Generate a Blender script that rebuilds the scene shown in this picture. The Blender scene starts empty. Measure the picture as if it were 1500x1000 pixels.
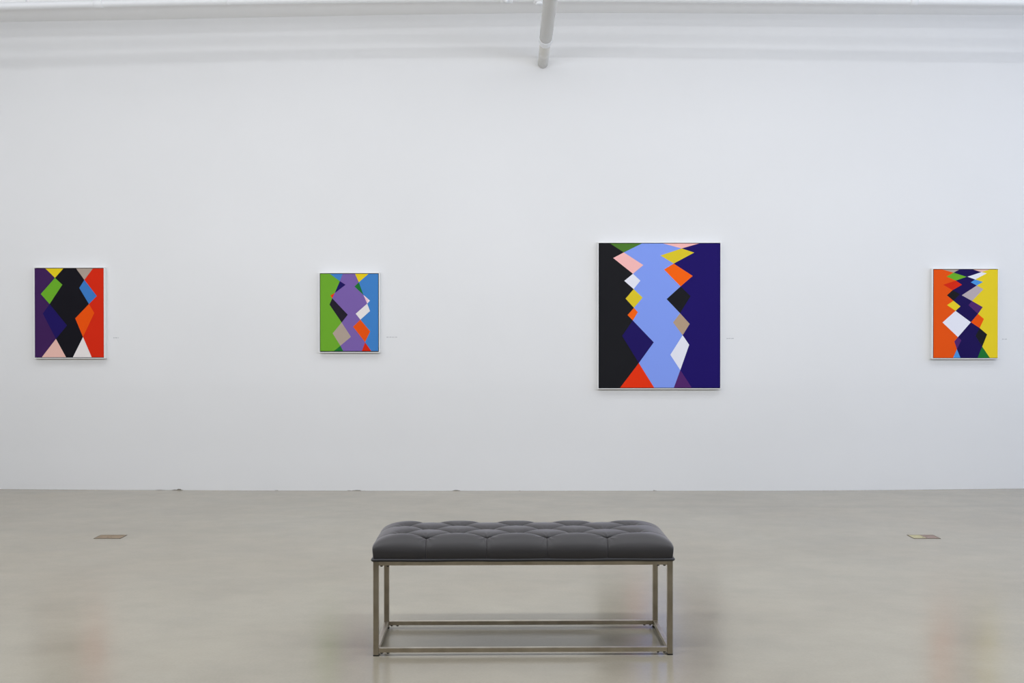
import bpy, bmesh, math, random
import numpy as np
from mathutils import Vector, Matrix
random.seed(4)
PI = math.pi
S = bpy.context.scene
C = S.collection

# ------------------------------------------------------------------ camera, world, lights, exposure
F = 1480.0            # focal length in pixels of the 1500 wide frame
CZ = 1.307            # lens height
YW = 8.457            # distance of the long wall
cd = bpy.data.cameras.new('camera')
cd.sensor_width = 36.0; cd.lens = F / 1500 * 36.0
cd.clip_start = 0.05; cd.clip_end = 100
cam = bpy.data.objects.new('camera', cd); C.objects.link(cam)
cam.location = (0, 0, CZ)
cam.rotation_euler = (PI/2 - math.atan(10/F), 0, 0)     # horizon 10 px above the middle
S.camera = cam

w = bpy.data.worlds.new('world'); S.world = w; w.use_nodes = True
w.node_tree.nodes['Background'].inputs[0].default_value = (0.75, 0.85, 1, 1)
w.node_tree.nodes['Background'].inputs[1].default_value = 0.25

S.view_settings.view_transform = 'Standard'
S.view_settings.look = 'None'
S.view_settings.gamma = 1
S.view_settings.use_curve_mapping = False
S.view_settings.exposure = -0.07

# lamp rows, the last three added as unseen fill: (y, z, width of emitter, watts, tilt towards the wall in degrees)
ROWS = [(6.50, 4.37, 0.03, 36, 6), (5.72, 4.27, 0.03, 35, 6), (4.9, 4.30, 0.24, 18, 0), (3.5, 2.50, 0.16, 122, 28), (-1.2, 4.35, 0.12, 40, 10)]
UP = [0.3, 0.3, 0.3, 1.0, 0.9]     # upward fill added to each row for ceiling and soffit, as a share of its wattage
UPT = [180, 180, 180, 120, 180]     # and its direction
LAMP_COL = (0.95, 0.975, 1.03)
DAY_W = 100; DAY_COL = (0.50, 0.66, 1.0)

X0, X1, Y0 = -7.0, 7.4, -5.5
ZC = 4.75            # main ceiling; a lower soffit runs along the long wall          # room extents

# ------------------------------------------------------------------ helpers
def srgb(r, g, b, k=1.0):
    f = lambda c: ((c/255+0.055)/1.055)**2.4 if c > 10 else c/255/12.92
    return (min(f(r)*k, 1), min(f(g)*k, 1), min(f(b)*k, 1), 1)

def mat(name, col, rough=0.5, metal=0.0, spec=0.5, noise=0.0, nscale=20, bump=0.0, bscale=200, stretch=None, coat=0):
    m = bpy.data.materials.new(name); m.use_nodes = True
    nt = m.node_tree; N = nt.nodes; L = nt.links; b = N['Principled BSDF']
    b.inputs['Base Color'].default_value = col
    b.inputs['Roughness'].default_value = rough
    b.inputs['Metallic'].default_value = metal
    b.inputs['Specular IOR Level'].default_value = spec
    b.inputs['Coat Weight'].default_value = coat
    tc = N.new('ShaderNodeTexCoord')
    src = tc.outputs['Object']
    if stretch:
        mp = N.new('ShaderNodeMapping'); mp.inputs['Scale'].default_value = stretch
        L.new(src, mp.inputs['Vector']); src = mp.outputs['Vector']
    if noise:
        n = N.new('ShaderNodeTexNoise'); n.inputs['Scale'].default_value = nscale; n.inputs['Detail'].default_value = 5
        L.new(src, n.inputs['Vector'])
        r = N.new('ShaderNodeValToRGB')
        r.color_ramp.elements[0].position = 0.3; r.color_ramp.elements[1].position = 0.7
        r.color_ramp.elements[0].color = tuple(c*(1-noise) for c in col[:3]) + (1,)
        r.color_ramp.elements[1].color = tuple(min(c*(1+noise), 1) for c in col[:3]) + (1,)
        L.new(n.outputs['Fac'], r.inputs[0]); L.new(r.outputs[0], b.inputs['Base Color'])
    if bump:
        n = N.new('ShaderNodeTexNoise'); n.inputs['Scale'].default_value = bscale; n.inputs['Detail'].default_value = 4
        L.new(src, n.inputs['Vector'])
        bp = N.new('ShaderNodeBump'); bp.inputs['Strength'].default_value = bump; bp.inputs['Distance'].default_value = 0.002
        L.new(n.outputs['Fac'], bp.inputs['Height']); L.new(bp.outputs[0], b.inputs['Normal'])
    return m

def link(name, me, m=None, parent=None):
    o = bpy.data.objects.new(name, me); C.objects.link(o)
    if m is not None:
        for x in (m if isinstance(m, (list, tuple)) else [m]): me.materials.append(x)
    if parent: o.parent = parent
    return o
def obj(name, bm, m, parent=None, smooth=False):
    me = bpy.data.meshes.new(name)
    bmesh.ops.recalc_face_normals(bm, faces=bm.faces)
    for f in bm.faces: f.smooth = smooth
    bm.to_mesh(me); bm.free()
    return link(name, me, m, parent)
def box(bm, x0, x1, y0, y1, z0, z1, bev=0.0):
    b2 = bmesh.new()
    bmesh.ops.create_cube(b2, size=1)
    for v in b2.verts:
        v.co = Vector(((x0+x1)/2+v.co.x*(x1-x0), (y0+y1)/2+v.co.y*(y1-y0), (z0+z1)/2+v.co.z*(z1-z0)))
    if bev: bmesh.ops.bevel(b2, geom=b2.edges[:], offset=bev, segments=2, affect='EDGES', profile=0.5)
    t = bpy.data.meshes.new('t'); b2.to_mesh(t); b2.free(); bm.from_mesh(t); bpy.data.meshes.remove(t)
    return bm
def tube(bm, pts, radii, n=32, cap=True):
    pts = [Vector(p) for p in pts]
    if not isinstance(radii, (list, tuple)): radii = [radii]*len(pts)
    rings = []
    for i, p in enumerate(pts):
        d = (pts[min(i+1, len(pts)-1)] - pts[max(i-1, 0)]).normalized()
        up = Vector((0, 0, 1)) if abs(d.z) < 0.9 else Vector((1, 0, 0))
        a = d.cross(up).normalized(); b = a.cross(d).normalized()
        rings.append([bm.verts.new(p + radii[i]*(a*math.cos(2*PI*k/n) + b*math.sin(2*PI*k/n))) for k in range(n)])
    for r0, r1 in zip(rings, rings[1:]):
        for k in range(n): bm.faces.new((r0[k], r0[(k+1) % n], r1[(k+1) % n], r1[k]))
    if cap:
        bm.faces.new(rings[0][::-1]); bm.faces.new(rings[-1])
    return bm
def thing(name, label, cat, loc=(0, 0, 0), rotz=0, group=None):
    o = bpy.data.objects.new(name, None); C.objects.link(o)
    o.empty_display_size = 0.1
    o.location = loc; o.rotation_euler = (0, 0, rotz); o['label'] = label; o['category'] = cat
    if group: o['group'] = group
    return o
def tag(o, label, cat, group=None):
    o['label'] = label; o['category'] = cat
    if group: o['group'] = group
    return o
def struct(name, bm, m, smooth=False):
    o = obj(name, bm, m, smooth=smooth); o['kind'] = 'structure'; return o
def wx(px, D=YW): return (px-750)*D/F
def wz(py, D=YW): return CZ + (490-py)*D/F

# ------------------------------------------------------------------ materials of the room
def wall_material():
    m = mat('white_wall_paint', (0.82, 0.82, 0.815, 1), rough=0.6, spec=0.25)
    nt = m.node_tree; N = nt.nodes; L = nt.links; b = N['Principled BSDF']
    tc = N.new('ShaderNodeTexCoord')
    # large, very faint roller unevenness
    n = N.new('ShaderNodeTexNoise'); n.inputs['Scale'].default_value = 0.9; n.inputs['Detail'].default_value = 3
    L.new(tc.outputs['Object'], n.inputs['Vector'])
    r = N.new('ShaderNodeValToRGB')
    r.color_ramp.elements[0].position = .3; r.color_ramp.elements[1].position = .7
    r.color_ramp.elements[0].color = (0.81, 0.81, 0.807, 1); r.color_ramp.elements[1].color = (0.83, 0.83, 0.828, 1)
    L.new(n.outputs['Fac'], r.inputs[0])
    # chipped dark plaster along the foot of the wall
    mp = N.new('ShaderNodeMapping'); mp.inputs['Scale'].default_value = (9, 1, 40)
    L.new(tc.outputs['Object'], mp.inputs['Vector'])
    n2 = N.new('ShaderNodeTexNoise'); n2.inputs['Scale'].default_value = 1.0; n2.inputs['Detail'].default_value = 4
    L.new(mp.outputs[0], n2.inputs['Vector'])
    n3 = N.new('ShaderNodeTexNoise'); n3.inputs['Scale'].default_value = 0.55; n3.inputs['Detail'].default_value = 0
    L.new(tc.outputs['Object'], n3.inputs['Vector'])
    sx = N.new('ShaderNodeSeparateXYZ'); L.new(tc.outputs['Object'], sx.inputs[0])
    h = N.new('ShaderNodeMath'); h.operation = 'MULTIPLY_ADD'      # noise*0.5+noise3*0.5 - z*k
    L.new(n2.outputs['Fac'], h.inputs[0]); h.inputs[1].default_value = 0.7
    h2 = N.new('ShaderNodeMath'); h2.operation = 'MULTIPLY_ADD'; 
    cx_ = N.new('ShaderNodeMath'); cx_.operation = 'ADD'; L.new(sx.outputs['X'], cx_.inputs[0]); cx_.inputs[1].default_value = 3.05
    ca_ = N.new('ShaderNodeMath'); ca_.operation = 'ABSOLUTE'; L.new(cx_.outputs[0], ca_.inputs[0])
    cm_ = N.new('ShaderNodeMapRange'); L.new(ca_.outputs[0], cm_.inputs[0]); cm_.inputs[1].default_value = .15; cm_.inputs[2].default_value = .65
    cm_.inputs[3].default_value = .29; cm_.inputs[4].default_value = .175
    L.new(cm_.outputs[0], h2.inputs[0]); h2.inputs[1].default_value = 1.0
    h3 = N.new('ShaderNodeMath'); h3.operation = 'MULTIPLY'; L.new(sx.outputs['Z'], h3.inputs[0]); h3.inputs[1].default_value = -9
    L.new(h3.outputs[0], h2.inputs[2]); L.new(h2.outputs[0], h.inputs[2])
    g = N.new('ShaderNodeMath'); g.operation = 'GREATER_THAN'; L.new(h.outputs[0], g.inputs[0]); g.inputs[1].default_value = 0.585
    mx = N.new('ShaderNodeMixRGB'); L.new(g.outputs[0], mx.inputs[0]); L.new(r.outputs[0], mx.inputs[1]); mx.inputs[2].default_value = (0.22, 0.2, 0.17, 1)
    L.new(mx.outputs[0], b.inputs['Base Color'])
    n4 = N.new('ShaderNodeTexNoise'); n4.inputs['Scale'].default_value = 120
    L.new(tc.outputs['Object'], n4.inputs['Vector'])
    bp = N.new('ShaderNodeBump'); bp.inputs['Strength'].default_value = 0.12; bp.inputs['Distance'].default_value = 0.001
    L.new(n4.outputs['Fac'], bp.inputs['Height']); L.new(bp.outputs[0], b.inputs['Normal'])
    return m
M_wall = wall_material()
M_side = mat('side_wall_paint', (0.84, 0.835, 0.825, 1), rough=0.7)
M_front = mat('front_wall_paint', (0.26, 0.23, 0.19, 1), rough=0.7)
M_soffit = mat('soffit_paint', (0.93, 0.93, 0.93, 1), rough=0.7)
M_ceil = mat('ceiling_paint', (0.87, 0.87, 0.87, 1), rough=0.8, noise=0.02, nscale=3)

def floor_material():
    m = mat('polished_concrete', (0.5, 0.48, 0.44, 1), rough=0.24, spec=0.5)
    nt = m.node_tree; N = nt.nodes; L = nt.links; b = N['Principled BSDF']
    tc = N.new('ShaderNodeTexCoord')
    def noise(scale, detail, vec=None, rough=0.55):
        n = N.new('ShaderNodeTexNoise'); n.inputs['Scale'].default_value = scale; n.inputs['Detail'].default_value = detail
        n.inputs['Roughness'].default_value = rough
        L.new(vec or tc.outputs['Object'], n.inputs['Vector']); return n
    n1 = noise(0.8, 8); 
    r = N.new('ShaderNodeValToRGB'); e = r.color_ramp.elements
    e[0].position = .3; e[0].color = (0.318, 0.286, 0.218, 1)
    e[1].position = .72; e[1].color = (0.382, 0.350, 0.274, 1)
    L.new(n1.outputs['Fac'], r.inputs[0])
    mp = N.new('ShaderNodeMapping'); mp.inputs['Scale'].default_value = (1.2, 1.7, 1); mp.inputs['Rotation'].default_value = (0, 0, 0.25)
    L.new(tc.outputs['Object'], mp.inputs['Vector'])
    n2 = noise(1.6, 9, mp.outputs[0], 0.65)
    r2 = N.new('ShaderNodeValToRGB'); e = r2.color_ramp.elements
    e[0].position = .32; e[0].color = (0.925, 0.925, 0.925, 1); e[1].position = .62; e[1].color = (1.03, 1.03, 1.03, 1)
    L.new(n2.outputs['Fac'], r2.inputs[0])
    mu = N.new('ShaderNodeMixRGB'); mu.blend_type = 'MULTIPLY'; mu.inputs[0].default_value = 1
    L.new(r.outputs[0], mu.inputs[1]); L.new(r2.outputs[0], mu.inputs[2])
    # fine grain
    n3 = noise(90, 3)
    r3 = N.new('ShaderNodeValToRGB'); e = r3.color_ramp.elements
    e[0].position = .35; e[0].color = (0.975, 0.975, 0.975, 1); e[1].position = .65; e[1].color = (1.02, 1.02, 1.02, 1)
    L.new(n3.outputs['Fac'], r3.inputs[0])
    mu2 = N.new('ShaderNodeMixRGB'); mu2.blend_type = 'MULTIPLY'; mu2.inputs[0].default_value = 1
    L.new(mu.outputs[0], mu2.inputs[1]); L.new(r3.outputs[0], mu2.inputs[2])
    # warm stains
    n4 = noise(0.45, 2)
    r4 = N.new('ShaderNodeValToRGB'); e = r4.color_ramp.elements
    e[0].position = .42; e[0].color = (0, 0, 0, 1); e[1].position = .7; e[1].color = (.5, .5, .5, 1)
    L.new(n4.outputs['Fac'], r4.inputs[0])
    mu3 = N.new('ShaderNodeMixRGB'); mu3.blend_type = 'MULTIPLY'; L.new(r4.outputs[0], mu3.inputs[0])
    L.new(mu2.outputs[0], mu3.inputs[1]); mu3.inputs[2].default_value = (1.02, 0.975, 0.94, 1)
    # faint trowel joint near the wall, fading out towards the left
    sx = N.new('ShaderNodeSeparateXYZ'); L.new(tc.outputs['Object'], sx.inputs[0])
    wob = N.new('ShaderNodeMath'); wob.operation = 'MULTIPLY_ADD'; L.new(n1.outputs['Fac'], wob.inputs[0]); wob.inputs[1].default_value = 0.10; L.new(sx.outputs['Y'], wob.inputs[2])
    d = N.new('ShaderNodeMath'); d.operation = 'SUBTRACT'; L.new(wob.outputs[0], d.inputs[0]); d.inputs[1].default_value = 7.72
    a = N.new('ShaderNodeMath'); a.operation = 'ABSOLUTE'; L.new(d.outputs[0], a.inputs[0])
    mr = N.new('ShaderNodeMapRange'); L.new(a.outputs[0], mr.inputs[0]); mr.inputs[1].default_value = 0.0; mr.inputs[2].default_value = 0.09; mr.inputs[3].default_value = 0.11; mr.inputs[4].default_value = 0
    mr2 = N.new('ShaderNodeMapRange'); L.new(sx.outputs['X'], mr2.inputs[0]); mr2.inputs[1].default_value = 0.2; mr2.inputs[2].default_value = 1.6
    k = N.new('ShaderNodeMath'); k.operation = 'MULTIPLY'; L.new(mr.outputs[0], k.inputs[0]); L.new(mr2.outputs[0], k.inputs[1])
    mu4 = N.new('ShaderNodeMixRGB'); L.new(k.outputs[0], mu4.inputs[0]); L.new(mu3.outputs[0], mu4.inputs[1]); mu4.inputs[2].default_value = (0.1, 0.095, 0.09, 1)
    L.new(mu4.outputs[0], b.inputs['Base Color'])
    # uneven polish
    r5 = N.new('ShaderNodeMapRange'); L.new(n2.outputs['Fac'], r5.inputs[0]); r5.inputs[1].default_value = .3; r5.inputs[2].default_value = .7; r5.inputs[3].default_value = .17; r5.inputs[4].default_value = .24
    L.new(r5.outputs[0], b.inputs['Roughness'])
    n6 = noise(6, 4)
    bp = N.new('ShaderNodeBump'); bp.inputs['Strength'].default_value = 0.02; bp.inputs['Distance'].default_value = 0.004
    L.new(n6.outputs['Fac'], bp.inputs['Height']); L.new(bp.outputs[0], b.inputs['Normal'])
    return m
M_floor = floor_material()

# ------------------------------------------------------------------ room shell
def lerp_tab(tab, x):
    xs = [t[0] for t in tab]; ys = [t[1] for t in tab]
    return float(np.interp(x, xs, ys))
# slab rises a touch towards both far corners, as in the photograph
FL = [(-7.2, .018), (-4.29, .0145), (-3.4, .008), (-2.3, .003), (-1, 0), (2.2, 0), (3.1, .006), (4.29, .0195), (7.6, .024)]
def floor_z(x, y):
    k = max(0.0, min(1.0, (y-6.9)/(YW-6.9))); k = k*k*(3-2*k)
    return lerp_tab(FL, x)*k
bm = bmesh.new()
nx, ny = 120, 60
xs = [X0-0.1 + (X1-X0+0.2)*i/nx for i in range(nx+1)]; ys = [Y0-0.1 + (YW+0.1-Y0+0.1)*j/ny for j in range(ny+1)]
g = [[bm.verts.new((x, y, floor_z(x, y))) for x in xs] for y in ys]
for j in range(ny):
    for i in range(nx): bm.faces.new((g[j][i], g[j][i+1], g[j+1][i+1], g[j+1][i]))
lo = [bm.verts.new((x, y, -0.15)) for x, y in ((xs[0], ys[0]), (xs[-1], ys[0]), (xs[-1], ys[-1]), (xs[0], ys[-1]))]
bm.faces.new(lo[::-1])
struct('floor', bm, M_floor, smooth=True)

bm = bmesh.new(); box(bm, X0, X1, YW, YW+0.2, -0.1, ZC+.05); struct('wall_back', bm, M_wall)
bm = bmesh.new(); box(bm, X0-0.2, X0, Y0-0.2, YW+0.2, -0.1, ZC+.05); struct('wall_left', bm, M_side)
# right wall with a long window opening
WY0, WY1, WZ0, WZ1 = 1.0, 7.2, 0.9, 3.3
bm = bmesh.new()
box(bm, X1, X1+0.2, Y0-0.2, WY0, -0.1, ZC+.05); box(bm, X1, X1+0.2, WY1, YW+0.2, -0.1, ZC+.05)
box(bm, X1, X1+0.2, WY0, WY1, -0.1, WZ0); box(bm, X1, X1+0.2, WY0, WY1, WZ1, ZC+.05)
struct('wall_right', bm, M_side)
bm = bmesh.new(); box(bm, X0, X1, Y0-0.2, Y0, -0.1, ZC+.05); struct('wall_front', bm, M_front)
CEIL = [(-7.1, 3.895), (wx(0), wz(33.2)), (wx(120), wz(31.4)), (wx(200), wz(30.2)), (wx(300), wz(28)), (wx(400), wz(26)), (wx(560), wz(23)),
        (wx(750), wz(20.4)), (wx(900), wz(20)), (wx(1100), wz(20.8)), (wx(1350), wz(22.3)), (wx(1500), wz(23.3)), (7.5, 3.95)]
YSOF = 8.0
bm = bmesh.new()
cx = [X0-.1, *[wx(p) for p in range(0, 1501, 50)], X1+.1]
rows = [[bm.verts.new((x, y, z)) for x, z in ((x, lerp_tab(CEIL, x)) for x in cx)] for y in (YSOF, YW+.1)]
top = [[bm.verts.new((x, y, ZC+.02)) for x in cx] for y in (YSOF, YW+.1)]
for i in range(len(cx)-1):
    bm.faces.new((rows[0][i], rows[0][i+1], rows[1][i+1], rows[1][i]))
    bm.faces.new((top[0][i], top[0][i+1], top[1][i+1], top[1][i]))
    for q in (0, 1): bm.faces.new((rows[q][i], rows[q][i+1], top[q][i+1], top[q][i]))
struct('trim_1', bm, M_soffit)
bm = bmesh.new(); box(bm, X0-.1, X1+.1, Y0-.1, YW+.1, ZC, ZC+.15); struct('ceiling', bm, M_ceil)
# window frame (outside the view; the daylight comes through it)
M_wf = mat('window_frame_paint', (0.7, 0.7, 0.7, 1), 0.4)
bm = bmesh.new()
for k in range(5):
    y = WY0 + (WY1-WY0)*k/4
    box(bm, X1+.05, X1+.12, y-.03, y+.03, WZ0, WZ1)
for z in (WZ0+.03, WZ1-.03): box(bm, X1+.05, X1+.12, WY0, WY1, z-.03, z+.03)
struct('window_1', bm, M_wf)
ld = bpy.data.lights.new('daylight', 'AREA'); ld.shape = 'RECTANGLE'; ld.size = WZ1-WZ0; ld.size_y = WY1-WY0
ld.energy = DAY_W; ld.color = DAY_COL
lo_ = bpy.data.objects.new('window_daylight', ld); C.objects.link(lo_)
lo_.location = (X1+.16, (WY0+WY1)/2, (WZ0+WZ1)/2); lo_.rotation_euler = (0, PI/2, 0)

# ------------------------------------------------------------------ ceiling lamps and added fill rows (out of view)
M_house = mat('lamp_housing', (0.75, 0.75, 0.75, 1), 0.4)
def lamp(y, z, width, watts, tilt, label, length, up, upt):
    t = thing('linear_lamp_and_fill', label, 'ceiling lamp', (0.2, y, z))
    big = z < 3; yo = -.13 if big else 0
    bm = bmesh.new(); 
    if big: box(bm, -length/2, length/2, -.16, -.11, -.04, .20)      # spine behind the main and the added upward emitter
    else: box(bm, -length/2, length/2, -width/2-.02, width/2+.02, 0.012, 0.05)
    hs = obj('housing', bm, M_house, t)
    for x in (-length/2+.3, 0, length/2-.3): bm = bmesh.new(); tube(bm, [(x, yo, .19 if big else .04), (x, yo, ZC-z+.01)], .006, 8); obj('hanger', bm, M_house, t)
    a = bpy.data.lights.new('lamp_tube', 'AREA'); a.shape = 'RECTANGLE'; a.size = length; a.size_y = width
    a.energy = watts; a.color = LAMP_COL
    ao = bpy.data.objects.new('lamp_tube', a); C.objects.link(ao); ao.parent = t
    ao.location = (0, 0, -0.02 if tilt else 0); ao.rotation_euler = (math.radians(tilt), 0, 0)
    if True:
        u = a.copy(); u.energy = watts*up; uo = bpy.data.objects.new('fill_uplight', u); C.objects.link(uo); uo.parent = t
        uo.location = (0, 0, .15 if big else .06); uo.rotation_euler = (math.radians(upt), 0, 0)  # extra emitter added to brighten ceiling, soffit and upper wall
for i, (y, z, wd, W, ti) in enumerate(ROWS):
    lamp(y, z, wd, W, ti, 'long white ceiling lamp, row %s from the long wall' % ['nearest', 'second', 'third (added fill)', 'fourth (added fill)', 'fifth (added fill)'][i], 12.5, UP[i], UPT[i])

# ------------------------------------------------------------------ pipes
M_pipe = mat('white_pipe_paint', (0.84, 0.85, 0.86, 1), rough=0.3)
M_duct = mat('ivory_pipe_paint', (0.68, 0.665, 0.62, 1), rough=0.27)
DP = 7.8
def pz(py): return wz(py, DP)
PB = [(-600, 30), (0, 15.2), (100, 12.8), (250, 9.4), (335, 8.2), (450, 6.4), (600, 4.7), (750, 4.0), (900, 4.2), (1150, 6.2), (1330, 8.2), (1500, 9.6), (2150, 15)]
RP = 0.0278
t = thing('sprinkler_pipe', 'long thin white pipe running across just under the ceiling', 'pipe', (0, DP, 3.85))
def pipe_pt(px):
    b = float(np.interp(px, [p[0] for p in PB], [p[1] for p in PB]))
    return Vector((wx(px, DP), 0, pz(b) + RP - 3.85))
bm = bmesh.new(); tube(bm, [pipe_pt(p) for p in (-600, 0, 50, 100, 180, 250, 335, 450, 600, 750, 900, 1050, 1150, 1250, 1330, 1420, 1500, 2150)], RP, 32)
pp = obj('pipe_run', bm, M_pipe, t, smooth=True)
def sleeve(name, p0, p1, r):
    a, b = pipe_pt(p0), pipe_pt(p1); d = (b-a).normalized()
    bm = bmesh.new()
    tube(bm, [a, a+d*.002, a+d*.006, b-d*.006, b-d*.002, b], [RP+.0005, r-.002, r, r, r-.002, RP+.0005], 32)
    return obj(name, bm, M_pipe, t, smooth=True)
sleeve('coupling', 139.5, 152.5, .0335)
sleeve('coupling', 333.5, 335.8, .0305)
sleeve('coupling', 1331, 1342, .032)
s_ = sleeve('tee_fitting', 733, 751, .0375)
# sprinkler head on the first fitting, pointing to the viewer and down
p = pipe_pt(741.5)
bm = bmesh.new()
q = p + Vector((0, -.026, -.022)); dd = Vector((0, -.5, -.35)).normalized()
tube(bm, [q, q+dd*.006, q+dd*.012, q+dd*.022, q+dd*.024], [.024, .024, .015, .015, .005], 24)
obj('sprinkler_head', bm, M_pipe, t, smooth=True)
sleeve('tee_fitting', 781.5, 802, .043)
p = pipe_pt(790)
bm = bmesh.new(); tube(bm, [p + Vector((0, 0, -.03)), p+Vector((0, 0, -.048)), p+Vector((0, 0, -.050))], [.030, .030, .026], 24)
obj('plug', bm, M_pipe, t, smooth=True)
# hangers of the pipe, up to the ceiling
for px in (40, 520, 1010, 1440):
    p = pipe_pt(px); 
    bm = bmesh.new(); tube(bm, [p+Vector((0, 0, RP-.004)), Vector((p.x, 0, ZC-3.85))], .005, 10)
    obj('hanger_rod', bm, M_pipe, t, smooth=True)

XD, ZD = 0.2585, 3.572
t = thing('drain_pipe', 'thick ivory white pipe running straight into the wall near the top', 'pipe', (XD, YW, ZD))
bm = bmesh.new(); tube(bm, [(0, .03, 0), (0, -.66, 0)], .0425, 48)
obj('wall_pipe', bm, M_duct, t, smooth=True)
bm = bmesh.new(); tube(bm, [(0, -.735, 0), (0, -2.2, 0)] + [(0, -2.2-.15*math.sin(a), .15-.15*math.cos(a)) for a in (.2, .4, .6, .8, 1.0, 1.2, 1.4, PI/2)] + [(0, -2.35, ZC-ZD)], .0490, 48)  # unseen elbow added so the pipe casts less shadow on the wall
obj('pipe_run', bm, M_duct, t, smooth=True)
bm = bmesh.new()
tube(bm, [(0, -.600, 0), (0, -.602, 0), (0, -.655, 0), (0, -.657, 0), (0, -.738, 0), (0, -.742, 0), (0, -.742, 0.0)],
     [.0430, .0465, .0465, .0535, .0565, .0555, .0480], 72)
obj('collar', bm, M_pipe, t)  # whiter paint than the pipe stands in for the lit front rim

# ------------------------------------------------------------------ paintings
KA = 1.28
def pm(name, r, g, b):
    return mat('paint_'+name, srgb(r, g, b, KA), rough=0.6, spec=0.08, bump=0.06, bscale=500)
PM = {k: pm(k, *v) for k, v in dict(
    purple=(58, 30, 78), yellow=(212, 186, 28), black=(19, 18, 24), taupe=(160, 145, 132), red=(198, 38, 14), green=(98, 158, 38),
    blue=(56, 112, 178), navy=(28, 18, 84), orange=(218, 76, 8), pink=(214, 172, 160), white=(214, 208, 205),
    leaf=(100, 154, 42), violet=(112, 88, 152), azure=(60, 118, 180), deep_green=(28, 104, 44), dark=(32, 27, 38), pale_pink=(226, 208, 212), rose=(222, 178, 186),
    coal=(25, 25, 28), periwinkle=(120, 144, 218), moss=(72, 112, 42), salmon=(230, 172, 168), light=(212, 212, 220), mustard=(204, 182, 40), tangerine=(244, 92, 14),
    scarlet=(214, 48, 14), tan=(166, 142, 118), plum=(76, 36, 96), indigo=(28, 16, 90), pumpkin=(212, 76, 14), lemon=(212, 188, 36), sky=(70, 136, 200), ink=(26, 15, 74), warm_grey=(168, 156, 160)).items()}
M_frame = mat('white_lacquer_frame', (0.86, 0.86, 0.85, 1), rough=0.35)
M_gap = mat('black_frame_inside', (0.015, 0.015, 0.018, 1), rough=0.6)
M_edge = mat('canvas_side', (0.03, 0.03, 0.035, 1), rough=0.8)
DEPTH = 0.046

def painting(outer, canvas, zoom, left, center, right, Lsh, Rsh, extra, label):
    """outer, canvas: pixel boxes; zoom: (origin x, origin y, scale, canvas box in drawing units)"""
    yf = YW - DEPTH                      # plane of the frame front
    ox0, ox1, oz0, oz1 = wx(outer[0], yf), wx(outer[1], yf), wz(outer[3], yf), wz(outer[2], yf)
    yc = yf + 0.004
    cx0, cx1, cz0, cz1 = wx(canvas[0], yc), wx(canvas[1], yc), wz(canvas[3], yc), wz(canvas[2], yc)
    X, Z = (cx0+cx1)/2, oz0
    t = thing('painting', label, 'painting', (X, YW, Z), 0, 'framed abstract paintings on the white wall')
    R = lambda x: x-X
    tw = 0.006
    bm = bmesh.new()
    for (a, b, c, d) in ((ox0, ox0+tw, oz0, oz1), (ox1-tw, ox1, oz0, oz1), (ox0+tw, ox1-tw, oz0, oz0+tw), (ox0+tw, ox1-tw, oz1-tw, oz1)):
        box(bm, R(a), R(b), -DEPTH, -0.001, c-Z, d-Z)
    obj('frame', bm, M_frame, t)
    bm = bmesh.new(); box(bm, R(ox0+tw), R(ox1-tw), -.012, -.003, oz0+tw-Z, oz1-tw-Z); obj('backing', bm, M_gap, t)
    # canvas: stretched box, its front face tiled by flat colour shapes
    bm = bmesh.new(); box(bm, R(cx0), R(cx1), -DEPTH+.005, -.012, cz0-Z, cz1-Z); cv = obj('canvas', bm, M_edge, t)
    zx0, zy0, zx1, zy1 = zoom
    def P(x, y): return (R(cx0 + (x-zx0)/(zx1-zx0)*(cx1-cx0)), cz1 - (y-zy0)/(zy1-zy0)*(cz1-cz0) - Z)
    mats = []; verts = []; faces = []; mi = []
    def poly(pts, m, layer):
        if m not in mats: mats.append(m)
        n0 = len(verts); y = -DEPTH + .005 - .00005 - layer*.00008
        for p_ in pts:
            a, b = P(*p_); verts.append((a, y, b))
        faces.append(list(range(n0, len(verts)))); mi.append(mats.index(m))
    def chain(sh, side):
        """inner edge, top to bottom. A shape: (top pts, inner pt or None, bottom)"""
        return sh
    mid = (zx0+zx1)/2
    poly([(zx0, zy0), (mid, zy0), (mid, zy1), (zx0, zy1)], left, 0)
    poly([(mid, zy0), (zx1, zy0), (zx1, zy1), (mid, zy1)], right, 0)
    li, ri = extra['left_edge'], extra['right_edge']
    # centre band split in horizontal slabs so every face stays simple
    import bisect
    def xat(edge, y):
        for (x0, y0), (x1, y1) in zip(edge, edge[1:]):
            if y0 <= y <= y1 and y1 > y0: return x0 + (x1-x0)*(y-y0)/(y1-y0)
        return edge[-1][0]
    yy = sorted(set([p_[1] for p_ in li] + [p_[1] for p_ in ri]))
    for y0, y1 in zip(yy, yy[1:]):
        poly([(xat(li, y0), y0), (xat(ri, y0), y0), (xat(ri, y1), y1), (xat(li, y1), y1)], center, 1)
    for pts, m in Lsh + Rsh: poly(pts, m, 2)
    for pts, m in extra.get('over', []): poly(pts, m, 3)
    me = bpy.data.meshes.new('painted_surface'); me.from_pydata(verts, [], faces)
    for f, k in zip(me.polygons, mi): f.material_index = k
    bmm = bmesh.new(); bmm.from_mesh(me)
    for f in bmm.faces:
        f.normal_update()
        if f.normal.y > 0: f.normal_flip()
    bmm.to_mesh(me); bmm.free()
    o = link('painted_surface', me, [PM[k] for k in mats], cv)
    return t

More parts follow.
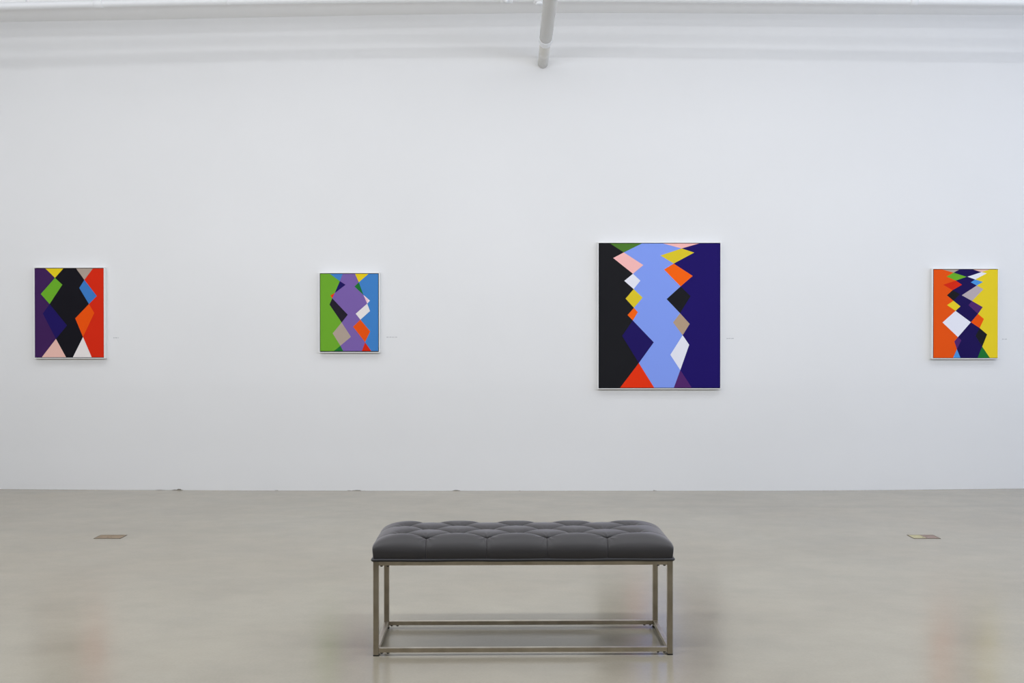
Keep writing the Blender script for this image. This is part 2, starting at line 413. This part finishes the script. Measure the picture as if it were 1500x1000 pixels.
# 1: purple, black and red
painting((49.6, 153.2, 391.2, 524.9), (51.2, 151.9, 393.2, 523.0), (68, 85, 698, 892), 'purple', 'black', 'red',
  [([(165,85),(330,85),(253,170)],'yellow'), ([(253,170),(320,232),(203,408),(122,317)],'green'),
   ([(203,408),(362,603),(260,725),(140,495)],'navy'), ([(260,725),(352,892),(130,892)],'pink')],
  [([(447,85),(600,85),(522,188)],'taupe'), ([(522,188),(635,335),(563,408),(475,262)],'blue'),
   ([(563,408),(612,490),(508,708),(437,538)],'orange'), ([(508,708),(587,892),(415,892)],'white')],
  dict(left_edge=[(330,85),(253,170),(320,232),(203,408),(362,603),(260,725),(352,892)],
       right_edge=[(447,85),(522,188),(475,262),(563,408),(437,538),(508,708),(415,892)]),
  'small painting with a black centre between purple and red fields, leftmost on the white wall')
# 2: green, violet, blue
painting((467.2, 556.0, 399.0, 516.3), (469.2, 554.0, 401.0, 513.9), (97, 110, 683, 888), 'leaf', 'violet', 'azure',
  [([(195,110),(325,110),(295,183)],'azure'), ([(295,183),(353,220),(244,303)],'navy'), ([(244,303),(218,356),(200,328)],'scarlet'),
   ([(218,356),(375,522),(313,600),(190,420)],'dark'), ([(313,600),(407,745),(300,835),(222,710)],'taupe'), ([(300,835),(328,888),(235,888)],'deep_green')],
  [([(450,110),(585,110),(487,195)],'yellow'), ([(487,195),(534,322),(443,238)],'deep_green'), ([(534,322),(600,380),(572,410)],'pale_pink'),
   ([(572,410),(600,485),(503,572),(455,512)],'white'), ([(503,572),(602,690),(550,800),(428,643)],'pumpkin'), ([(550,800),(612,888),(518,888)],'red')],
  dict(left_edge=[(325,110),(295,183),(353,220),(244,303),(218,356),(375,522),(313,600),(407,745),(300,835),(328,888)],
       right_edge=[(450,110),(487,195),(443,238),(534,322),(572,410),(455,512),(503,572),(428,643),(550,800),(518,888)],
       over=[([(540,334),(578,368),(572,408)],'rose')]),
  'smallest painting, violet centre between green and blue fields, left of the big one')
# 3: the large one
painting((875.7, 1056.3, 354.6, 569.7), (877.7, 1055.0, 356.6, 567.6), (55, 50, 793, 927), 'coal', 'periwinkle', 'indigo',
  [([(122,50),(315,50),(205,104)],'moss'), ([(205,104),(324,181),(261,234),(140,138)],'salmon'), ([(261,234),(306,276),(265,327),(208,277)],'light'),
   ([(265,327),(320,379),(267,441),(216,385)],'mustard'), ([(267,441),(291,468),(260,518),(228,485)],'tangerine'),
   ([(260,518),(388,651),(297,777),(195,612)],'navy'), ([(297,777),(391,927),(183,927)],'scarlet')],
  [([(445,50),(663,50),(557,80)],'salmon'), ([(557,80),(634,105),(509,172),(428,123)],'mustard'), ([(509,172),(625,247),(551,311),(450,208)],'tangerine'),
   ([(551,311),(612,370),(548,474),(466,388)],'coal'), ([(548,474),(607,539),(564,608),(506,530)],'tan'), ([(564,608),(604,666),(550,820),(489,727)],'light'),
   ([(550,820),(620,927),(511,927)],'plum')],
  dict(left_edge=[(315,50),(205,104),(324,181),(261,234),(306,276),(265,327),(320,379),(267,441),(291,468),(260,518),(388,651),(297,777),(391,927)],
       right_edge=[(445,50),(557,80),(428,123),(509,172),(450,208),(551,311),(466,388),(548,474),(506,530),(564,608),(489,727),(550,820),(511,927)]),
  'large painting with a periwinkle centre between black and navy fields, white framed')
# 4: orange, navy, yellow
painting((1365.6, 1462.8, 392.8, 525.6), (1367.6, 1461.4, 394.6, 523.8), (110, 95, 698, 900), 'pumpkin', 'ink', 'lemon',
  [([(190,95),(345,95),(292,124)],'taupe'), ([(292,124),(412,162),(313,196),(228,160)],'green'), ([(313,196),(370,234),(283,284),(197,234)],'red'),
   ([(283,284),(352,320),(292,380),(232,330)],'coal'), ([(292,380),(356,431),(311,472),(233,420)],'lemon'), ([(311,472),(452,576),(334,712),(192,578)],'light'),
   ([(334,712),(365,740),(325,822),(301,752)],'plum'), ([(325,822),(357,900),(290,900)],'sky')],
  [([(470,95),(625,95),(547,119)],'pink'), ([(547,119),(597,130),(490,186),(420,161)],'light'), ([(490,186),(562,209),(505,241),(450,212)],'sky'),
   ([(505,241),(566,275),(462,382),(368,330)],'warm_grey'), ([(462,382),(561,438),(517,500),(430,420)],'plum'), ([(517,500),(572,546),(533,629),(452,576)],'orange'),
   ([(533,629),(602,687),(557,798),(495,700)],'coal'), ([(557,798),(627,900),(515,900)],'deep_green')],
  dict(left_edge=[(345,95),(292,124),(412,162),(313,196),(370,234),(283,284),(352,320),(292,380),(356,431),(311,472),(452,576),(334,712),(365,740),(325,822),(357,900)],
       right_edge=[(470,95),(547,119),(420,161),(490,186),(450,212),(505,241),(368,330),(462,382),(430,420),(517,500),(452,576),(533,629),(495,700),(557,798),(515,900)]),
  'small painting with a navy centre between orange and yellow fields, rightmost on the wall')

# ------------------------------------------------------------------ tiny vinyl captions on the wall
M_vinyl = mat('grey_vinyl', (0.36, 0.36, 0.38, 1), rough=0.6)
for px0, px1, py, words, lab in ((166, 174.2, 494.5, (3, 4, 2), 'tiny grey caption line beside the purple and red painting'),
                          (566, 581.8, 493.6, (5, 3, 6, 4), 'widest tiny grey caption line, beside the green and blue painting'),
                          (1064.2, 1074.8, 495.5, (4, 2, 5), 'tiny grey caption line beside the large painting'),
                          (1468, 1475, 496.5, (3, 4), 'tiny grey caption line beside the orange and yellow painting')):
    bm = bmesh.new(); n = sum(words) + len(words)-1
    x0, x1, z = wx(px0), wx(px1), wz(py); step = (x1-x0)/n; i = 0
    for wd in words:
        for k in range(wd):
            hgt = random.choice((.0035, .0045, .006)); 
            box(bm, x0+i*step, x0+(i+.72)*step, YW-.0006, YW+.0003, z-.003, z-.003+hgt); i += 1
        i += 1
    tag(obj('wall_caption', bm, M_vinyl), lab, 'caption', 'vinyl captions on the white wall')

# ------------------------------------------------------------------ floor outlet covers
M_brass = mat('tarnished_brass', (0.30, 0.22, 0.14, 1), rough=0.55, metal=0.3, noise=0.18, nscale=25)
M_brass2 = mat('polished_brass', (0.52, 0.47, 0.26, 1), rough=0.45, metal=0.3, noise=0.15, nscale=25)
M_brown = mat('brown_cover', (0.27, 0.19, 0.155, 1), rough=0.55, noise=0.1, nscale=20)
M_rim = mat('dark_rim', (0.16, 0.13, 0.10, 1), rough=0.5, metal=0.3)
DF = CZ*F/(786.5-490)
def cover(xc, label, ma, mb):
    t = thing('floor_outlet_cover', label, 'outlet cover', (xc, DF, 0), 0, 'outlet covers in the concrete floor')
    w2, d2 = .086, .057
    bm = bmesh.new()
    for a, b, c, d in ((-w2, w2, -d2, -d2+.005), (-w2, w2, d2-.005, d2), (-w2, -w2+.005, -d2, d2), (w2-.005, w2, -d2, d2)): box(bm, a, b, c, d, 0, .0022)
    obj('rim', bm, M_rim, t)
    bm = bmesh.new(); box(bm, -w2+.005, -.001, -d2+.005, d2-.005, 0, .0016); l1 = obj('lid', bm, ma, t)
    bm = bmesh.new(); box(bm, .001, w2-.005, -d2+.005, d2-.005, 0, .0016); l2 = obj('lid', bm, mb, t)
    for s in (-1, 1):
        bm = bmesh.new(); tube(bm, [(s*.012, -.02, .001), (s*.012, -.02, .0024)], .005, 16); obj('screw', bm, M_rim, t)
    return t
cover(wx(161.2, DF), 'tarnished brown brass outlet cover in the floor at the left', M_brass, M_brass)
cover(wx(1353.8, DF), 'outlet cover in the floor at the right, half yellow brass and half brown', M_brass2, M_brown)

# ------------------------------------------------------------------ bench
def steel(name, k):
    m = mat(name, (0.50, 0.46, 0.40, 1), rough=0.34, metal=1.0)
    nt = m.node_tree; N = nt.nodes; L = nt.links; b = N['Principled BSDF']
    tc = N.new('ShaderNodeTexCoord')
    n = N.new('ShaderNodeTexNoise'); n.inputs['Scale'].default_value = 14; n.inputs['Detail'].default_value = 6
    L.new(tc.outputs['Object'], n.inputs['Vector'])
    r = N.new('ShaderNodeValToRGB'); e = r.color_ramp.elements
    e[0].position = .3; e[0].color = (0.40*k, 0.355*k, 0.29*k, 1); e[1].position = .75; e[1].color = (0.56*k, 0.51*k, 0.43*k, 1)
    L.new(n.outputs['Fac'], r.inputs[0]); L.new(r.outputs[0], b.inputs['Base Color'])
    n2 = N.new('ShaderNodeTexNoise'); n2.inputs['Scale'].default_value = 400
    L.new(tc.outputs['Object'], n2.inputs['Vector'])
    mr = N.new('ShaderNodeMapRange'); L.new(n2.outputs['Fac'], mr.inputs[0]); mr.inputs[3].default_value = .28; mr.inputs[4].default_value = .44
    L.new(mr.outputs[0], b.inputs['Roughness'])
    return m
M_steel = steel('brushed_steel', 0.93)
M_rail_lit = steel('brushed_steel_rail_lit', 1.18)  # same steel as the legs, base lightened to stand in for brighter reflections
M_rubber = mat('black_rubber', (0.015, 0.015, 0.015, 1), 0.7)
M_bolt = mat('dark_bolt', (0.06, 0.055, 0.05, 1), 0.45, metal=0.6)
def leather():
    m = mat('charcoal_leather', (0.025, 0.0225, 0.0225, 1), rough=0.54, spec=0.5, bump=0.10, bscale=350)
    b = m.node_tree.nodes['Principled BSDF']
    b.inputs['Sheen Weight'].default_value = 0.5; b.inputs['Sheen Roughness'].default_value = 0.45
    b.inputs['Sheen Tint'].default_value = (0.80, 0.76, 0.80, 1)
    return m
M_leather = leather()

BW, BD = 1.221, 0.41
yb = CZ*F/(961.0-490)                     # depth of the front feet
ang = math.radians(0.75)
ctr = Vector(((766.6-750)/F*yb, yb, 0)) + Vector((-math.sin(ang), math.cos(ang), 0))*(BD/2)
bench = thing('bench', 'low bench with tufted charcoal leather cushion on brushed steel frame', 'bench', ctr, ang)
LG = .0219; HT = .3855
hx, hy = BW/2, BD/2
for sx in (-1, 1):
    for sy in (-1, 1):
        bm = bmesh.new(); x = sx*(hx-LG/2); y = sy*(hy-LG/2)
        box(bm, x-LG/2, x+LG/2, y-LG/2, y+LG/2, .004, HT, .0012)
        lg = obj('leg', bm, M_steel, bench)
        bm = bmesh.new(); box(bm, x-LG/2-.0004, x+LG/2+.0004, y-LG/2-.0004, y+LG/2+.0004, 0, .0055, .001); obj('foot_pad', bm, M_rubber, lg)
for z0, z1 in ((.3685, HT-.0005), (.0135, .0315)):
    for sy in (-1, 1):
        bm = bmesh.new(); y = sy*(hy-LG/2-.0005); box(bm, -hx+LG, hx-LG, y-.0095, y+.0095, z0, z1, .0012)
        r_ = obj('long_rail', bm, M_rail_lit, bench)
        bl = []
        for s in (-1, 1):
            for dx in (.033, .059): bl.append(s*(hx-dx))
        for x in bl:
            bm = bmesh.new(); tube(bm, [(x, y, z0-.0055), (x, y, z0-.0045), (x, y, z0+.001)], [.0048, .0055, .0055], 16); obj('bolt', bm, M_bolt, r_)
    for s in (-1, 1):
        bm = bmesh.new(); x = s*(hx-LG/2-.0005); box(bm, x-.0095, x+.0095, -hy+LG, hy-LG, z0, z1, .0012); r_ = obj('side_rail', bm, M_rail_lit, bench)
        for q in (-1, 1):
            y = q*(hy-.036)
            bm = bmesh.new(); tube(bm, [(x, y, z0-.0055), (x, y, z0-.0045), (x, y, z0+.001)], [.0048, .0055, .0055], 16); obj('bolt', bm, M_bolt, r_)
bm = bmesh.new(); box(bm, -hx+.004, hx-.004, -hy+.004, hy-.004, HT, HT+.008); obj('seat_board', bm, M_rubber, bench)

# cushion: domed, with diamond tufting
a_, b_ = hx+.0045, hy+.004
ZB = HT + .003; H = .1040
H = .1000; W0, W0Y = .46, .14                       # upright wall up to W0*H, then a soft shoulder
RX, RY = .135, .072
def axis(a, R, nw, na, nf, W0=W0, extra=()):
    f = list(np.linspace(0, W0, nw, endpoint=False)); u = [1.0]*nw
    for t in np.linspace(0, 1, na, endpoint=False)**1.4*PI/2:
        u.append(1-(1-math.cos(t))*R/a); f.append(W0+(1-W0)*math.sin(t))
    for q in np.linspace(1-R/a, 0, nf): u.append(q); f.append(1.0)
    u, f = np.array(u), np.array(f)
    u, f = np.concatenate([-u, u[::-1][1:]]), np.concatenate([f, f[::-1][1:]])
    ex = np.array([(x+d)/a for x in extra for d in (-.005, -.003, -.0018, -.0009, 0, .0009, .0018, .003, .005)])
    if len(ex):
        o = np.argsort(ex); ex = ex[o]; k = nw+5
        fe = np.interp(ex, u[k:-k], f[k:-k]); uu = np.concatenate([u[k:-k], ex]); ff = np.concatenate([f[k:-k], fe])
        o = np.argsort(uu, kind='stable'); u = np.concatenate([u[:k], uu[o], u[-k:]]); f = np.concatenate([f[:k], ff[o], f[-k:]])
    return u, f
SX, SY, OX = .2475, .0800, -.0255
U, FU = axis(a_, RX, 14, 60, 200, extra=[OX+c*SX for c in (-1.5, -.5, .5, 1.5)])
V, FV = axis(b_, RY, 8, 60, 62, W0=W0Y)
UU, VV = np.meshgrid(U, V); FUU, FVV = np.meshgrid(FU, FV)
Xc = a_*UU; Yc = b_*VV
pn = 4.0
with np.errstate(divide='ignore'):
    FF = (np.maximum(FUU, 1e-6)**-pn + np.maximum(FVV, 1e-6)**-pn - 1)**(-1/pn)
Zc = ZB + H*FF
# corners pulled in on plan (rounded corners)
pu, pv = np.abs(UU)**14, np.abs(VV)**10
pull = pu*pv
Xc = Xc*(1-.012*pull); Yc = Yc*(1-.035*pull)
# slight outward bulge of the walls
lev = (Zc-ZB)/H
bul = np.sin(np.clip(lev, 0, 1)*PI)*.004
Yc = Yc + np.sign(VV)*bul*(np.abs(VV)**6); Xc = Xc + np.sign(UU)*bul*(np.abs(UU)**14)
# tufts
tufts = []
for r in range(5):
    y = (r-2)*SY
    cols = [-1.5, -.5, .5, 1.5] if r % 2 == 0 else [-2, -1, 0, 1, 2]
    for c in cols: tufts.append((OX*(1 if abs(c) < 2 else .6) + c*SX, y + random.uniform(-.002, .002), r, c))
segs = []
for (x, y, r, c) in tufts:
    for (x2, y2, r2, c2) in tufts:
        if r2 == r+1 and abs(c2-c) == .5: segs.append((x, y, x2, y2, 1.0 if r == 0 else 1.25))
    if r == 0: segs.append((x, y, x, y-.4, .55))
    if r == 4: segs.append((x, y, x, y+.4, .55))
    if abs(c) == 2: segs.append((x, y, x+math.copysign(.4, c), y+(.0), .40))
P = np.stack([a_*UU, b_*VV], -1)
crease = np.zeros_like(Xc); dmin = np.full_like(Xc, 9.0)
for (x, y, x2, y2, k) in segs:
    d = np.array([x2-x, y2-y]); L2 = d @ d
    t = np.clip(((P[..., 0]-x)*d[0] + (P[..., 1]-y)*d[1])/L2, 0, 1)
    dist = np.hypot(P[..., 0]-x-t*d[0], P[..., 1]-y-t*d[1])
    if k >= 1.0: v = k*.0140*np.exp(-(dist/.0140)) + k*.0095*np.exp(-(dist/.0045)**2)
    else:
        ta = np.exp(-t*.4/.07)
        v = (.0030*np.exp(-(dist/.0013)**2) + ta*k*.016*np.exp(-dist/.020))
    crease = np.maximum(crease, v)
pit = np.zeros_like(Xc)
for (x, y, r, c) in tufts:
    rr = np.hypot((P[..., 0]-x)*.8, P[..., 1]-y)
    th = np.arctan2(P[..., 1]-y, P[..., 0]-x)
    # radiating pleats
    pl = (np.cos(th*9+x*40)+1)*.5*.0022*np.exp(-((rr-.022)/.014)**2)
    pit = np.maximum(pit, (.0070 if r == 0 else .0200)*np.exp(-rr/.020) + pl)
disp = crease + pit
# puffs between the creases stand proud
# surface normals
def normals(X, Y, Z):
    du = np.stack([np.gradient(q, axis=1) for q in (X, Y, Z)], -1); dv = np.stack([np.gradient(q, axis=0) for q in (X, Y, Z)], -1)
    n = np.cross(du, dv); n /= np.linalg.norm(n, axis=-1, keepdims=True)+1e-12
    return n
n = normals(Xc, Yc, Zc)
fade = np.clip(lev/.10, 0, 1)
Xc = Xc - n[..., 0]*disp*fade; Yc = Yc - n[..., 1]*disp*fade; Zc = Zc - n[..., 2]*disp*fade
ny_, nx_ = Xc.shape
verts = np.stack([Xc, Yc, Zc], -1).reshape(-1, 3)
idx = np.arange(ny_*nx_).reshape(ny_, nx_)
q = np.stack([idx[:-1, :-1], idx[:-1, 1:], idx[1:, 1:], idx[1:, :-1]], -1).reshape(-1, 4)
me = bpy.data.meshes.new('cushion'); me.from_pydata(verts.tolist(), [], q.tolist())
for f in me.polygons: f.use_smooth = True
cush = link('cushion', me, M_leather, bench)
# piping round the foot of the cushion
bm = bmesh.new(); pts = []
rc = .012; ax, ay = hx+.0035, hy+.0030
for (cx_, cy_, a0) in ((ax-rc, ay-rc, 0), (-ax+rc, ay-rc, 90), (-ax+rc, -ay+rc, 180), (ax-rc, -ay+rc, 270)):
    for k in range(7):
        t = math.radians(a0+15*k); pts.append((cx_+rc*math.cos(t), cy_+rc*math.sin(t)))
ringpts = []
for i, (x, y) in enumerate(pts):
    x2, y2 = pts[(i+1) % len(pts)]; L_ = math.hypot(x2-x, y2-y); m_ = max(1, int(L_/.03))
    for k in range(m_): ringpts.append((x+(x2-x)*k/m_, y+(y2-y)*k/m_, HT+.0050+.0006*math.sin(20*(x+(x2-x)*k/m_))))
nr = len(ringpts); rings = []
for i, p in enumerate(ringpts):
    p = Vector(p); d = (Vector(ringpts[(i+1) % nr])-Vector(ringpts[i-1])); d.z = 0; d.normalize(); o_ = Vector((d.y, -d.x, 0))
    rings.append([bm.verts.new(p + .0062*(o_*math.cos(2*PI*k/14)+Vector((0, 0, 1))*math.sin(2*PI*k/14))) for k in range(14)])
for i in range(nr):
    r0, r1 = rings[i], rings[(i+1) % nr]
    for k in range(14): bm.faces.new((r0[k], r0[(k+1) % 14], r1[(k+1) % 14], r1[k]))
M_piping = mat('piping_leather', (0.022, 0.022, 0.025, 1), rough=0.42, spec=0.5)
obj('piping', bm, M_piping, cush, smooth=True)
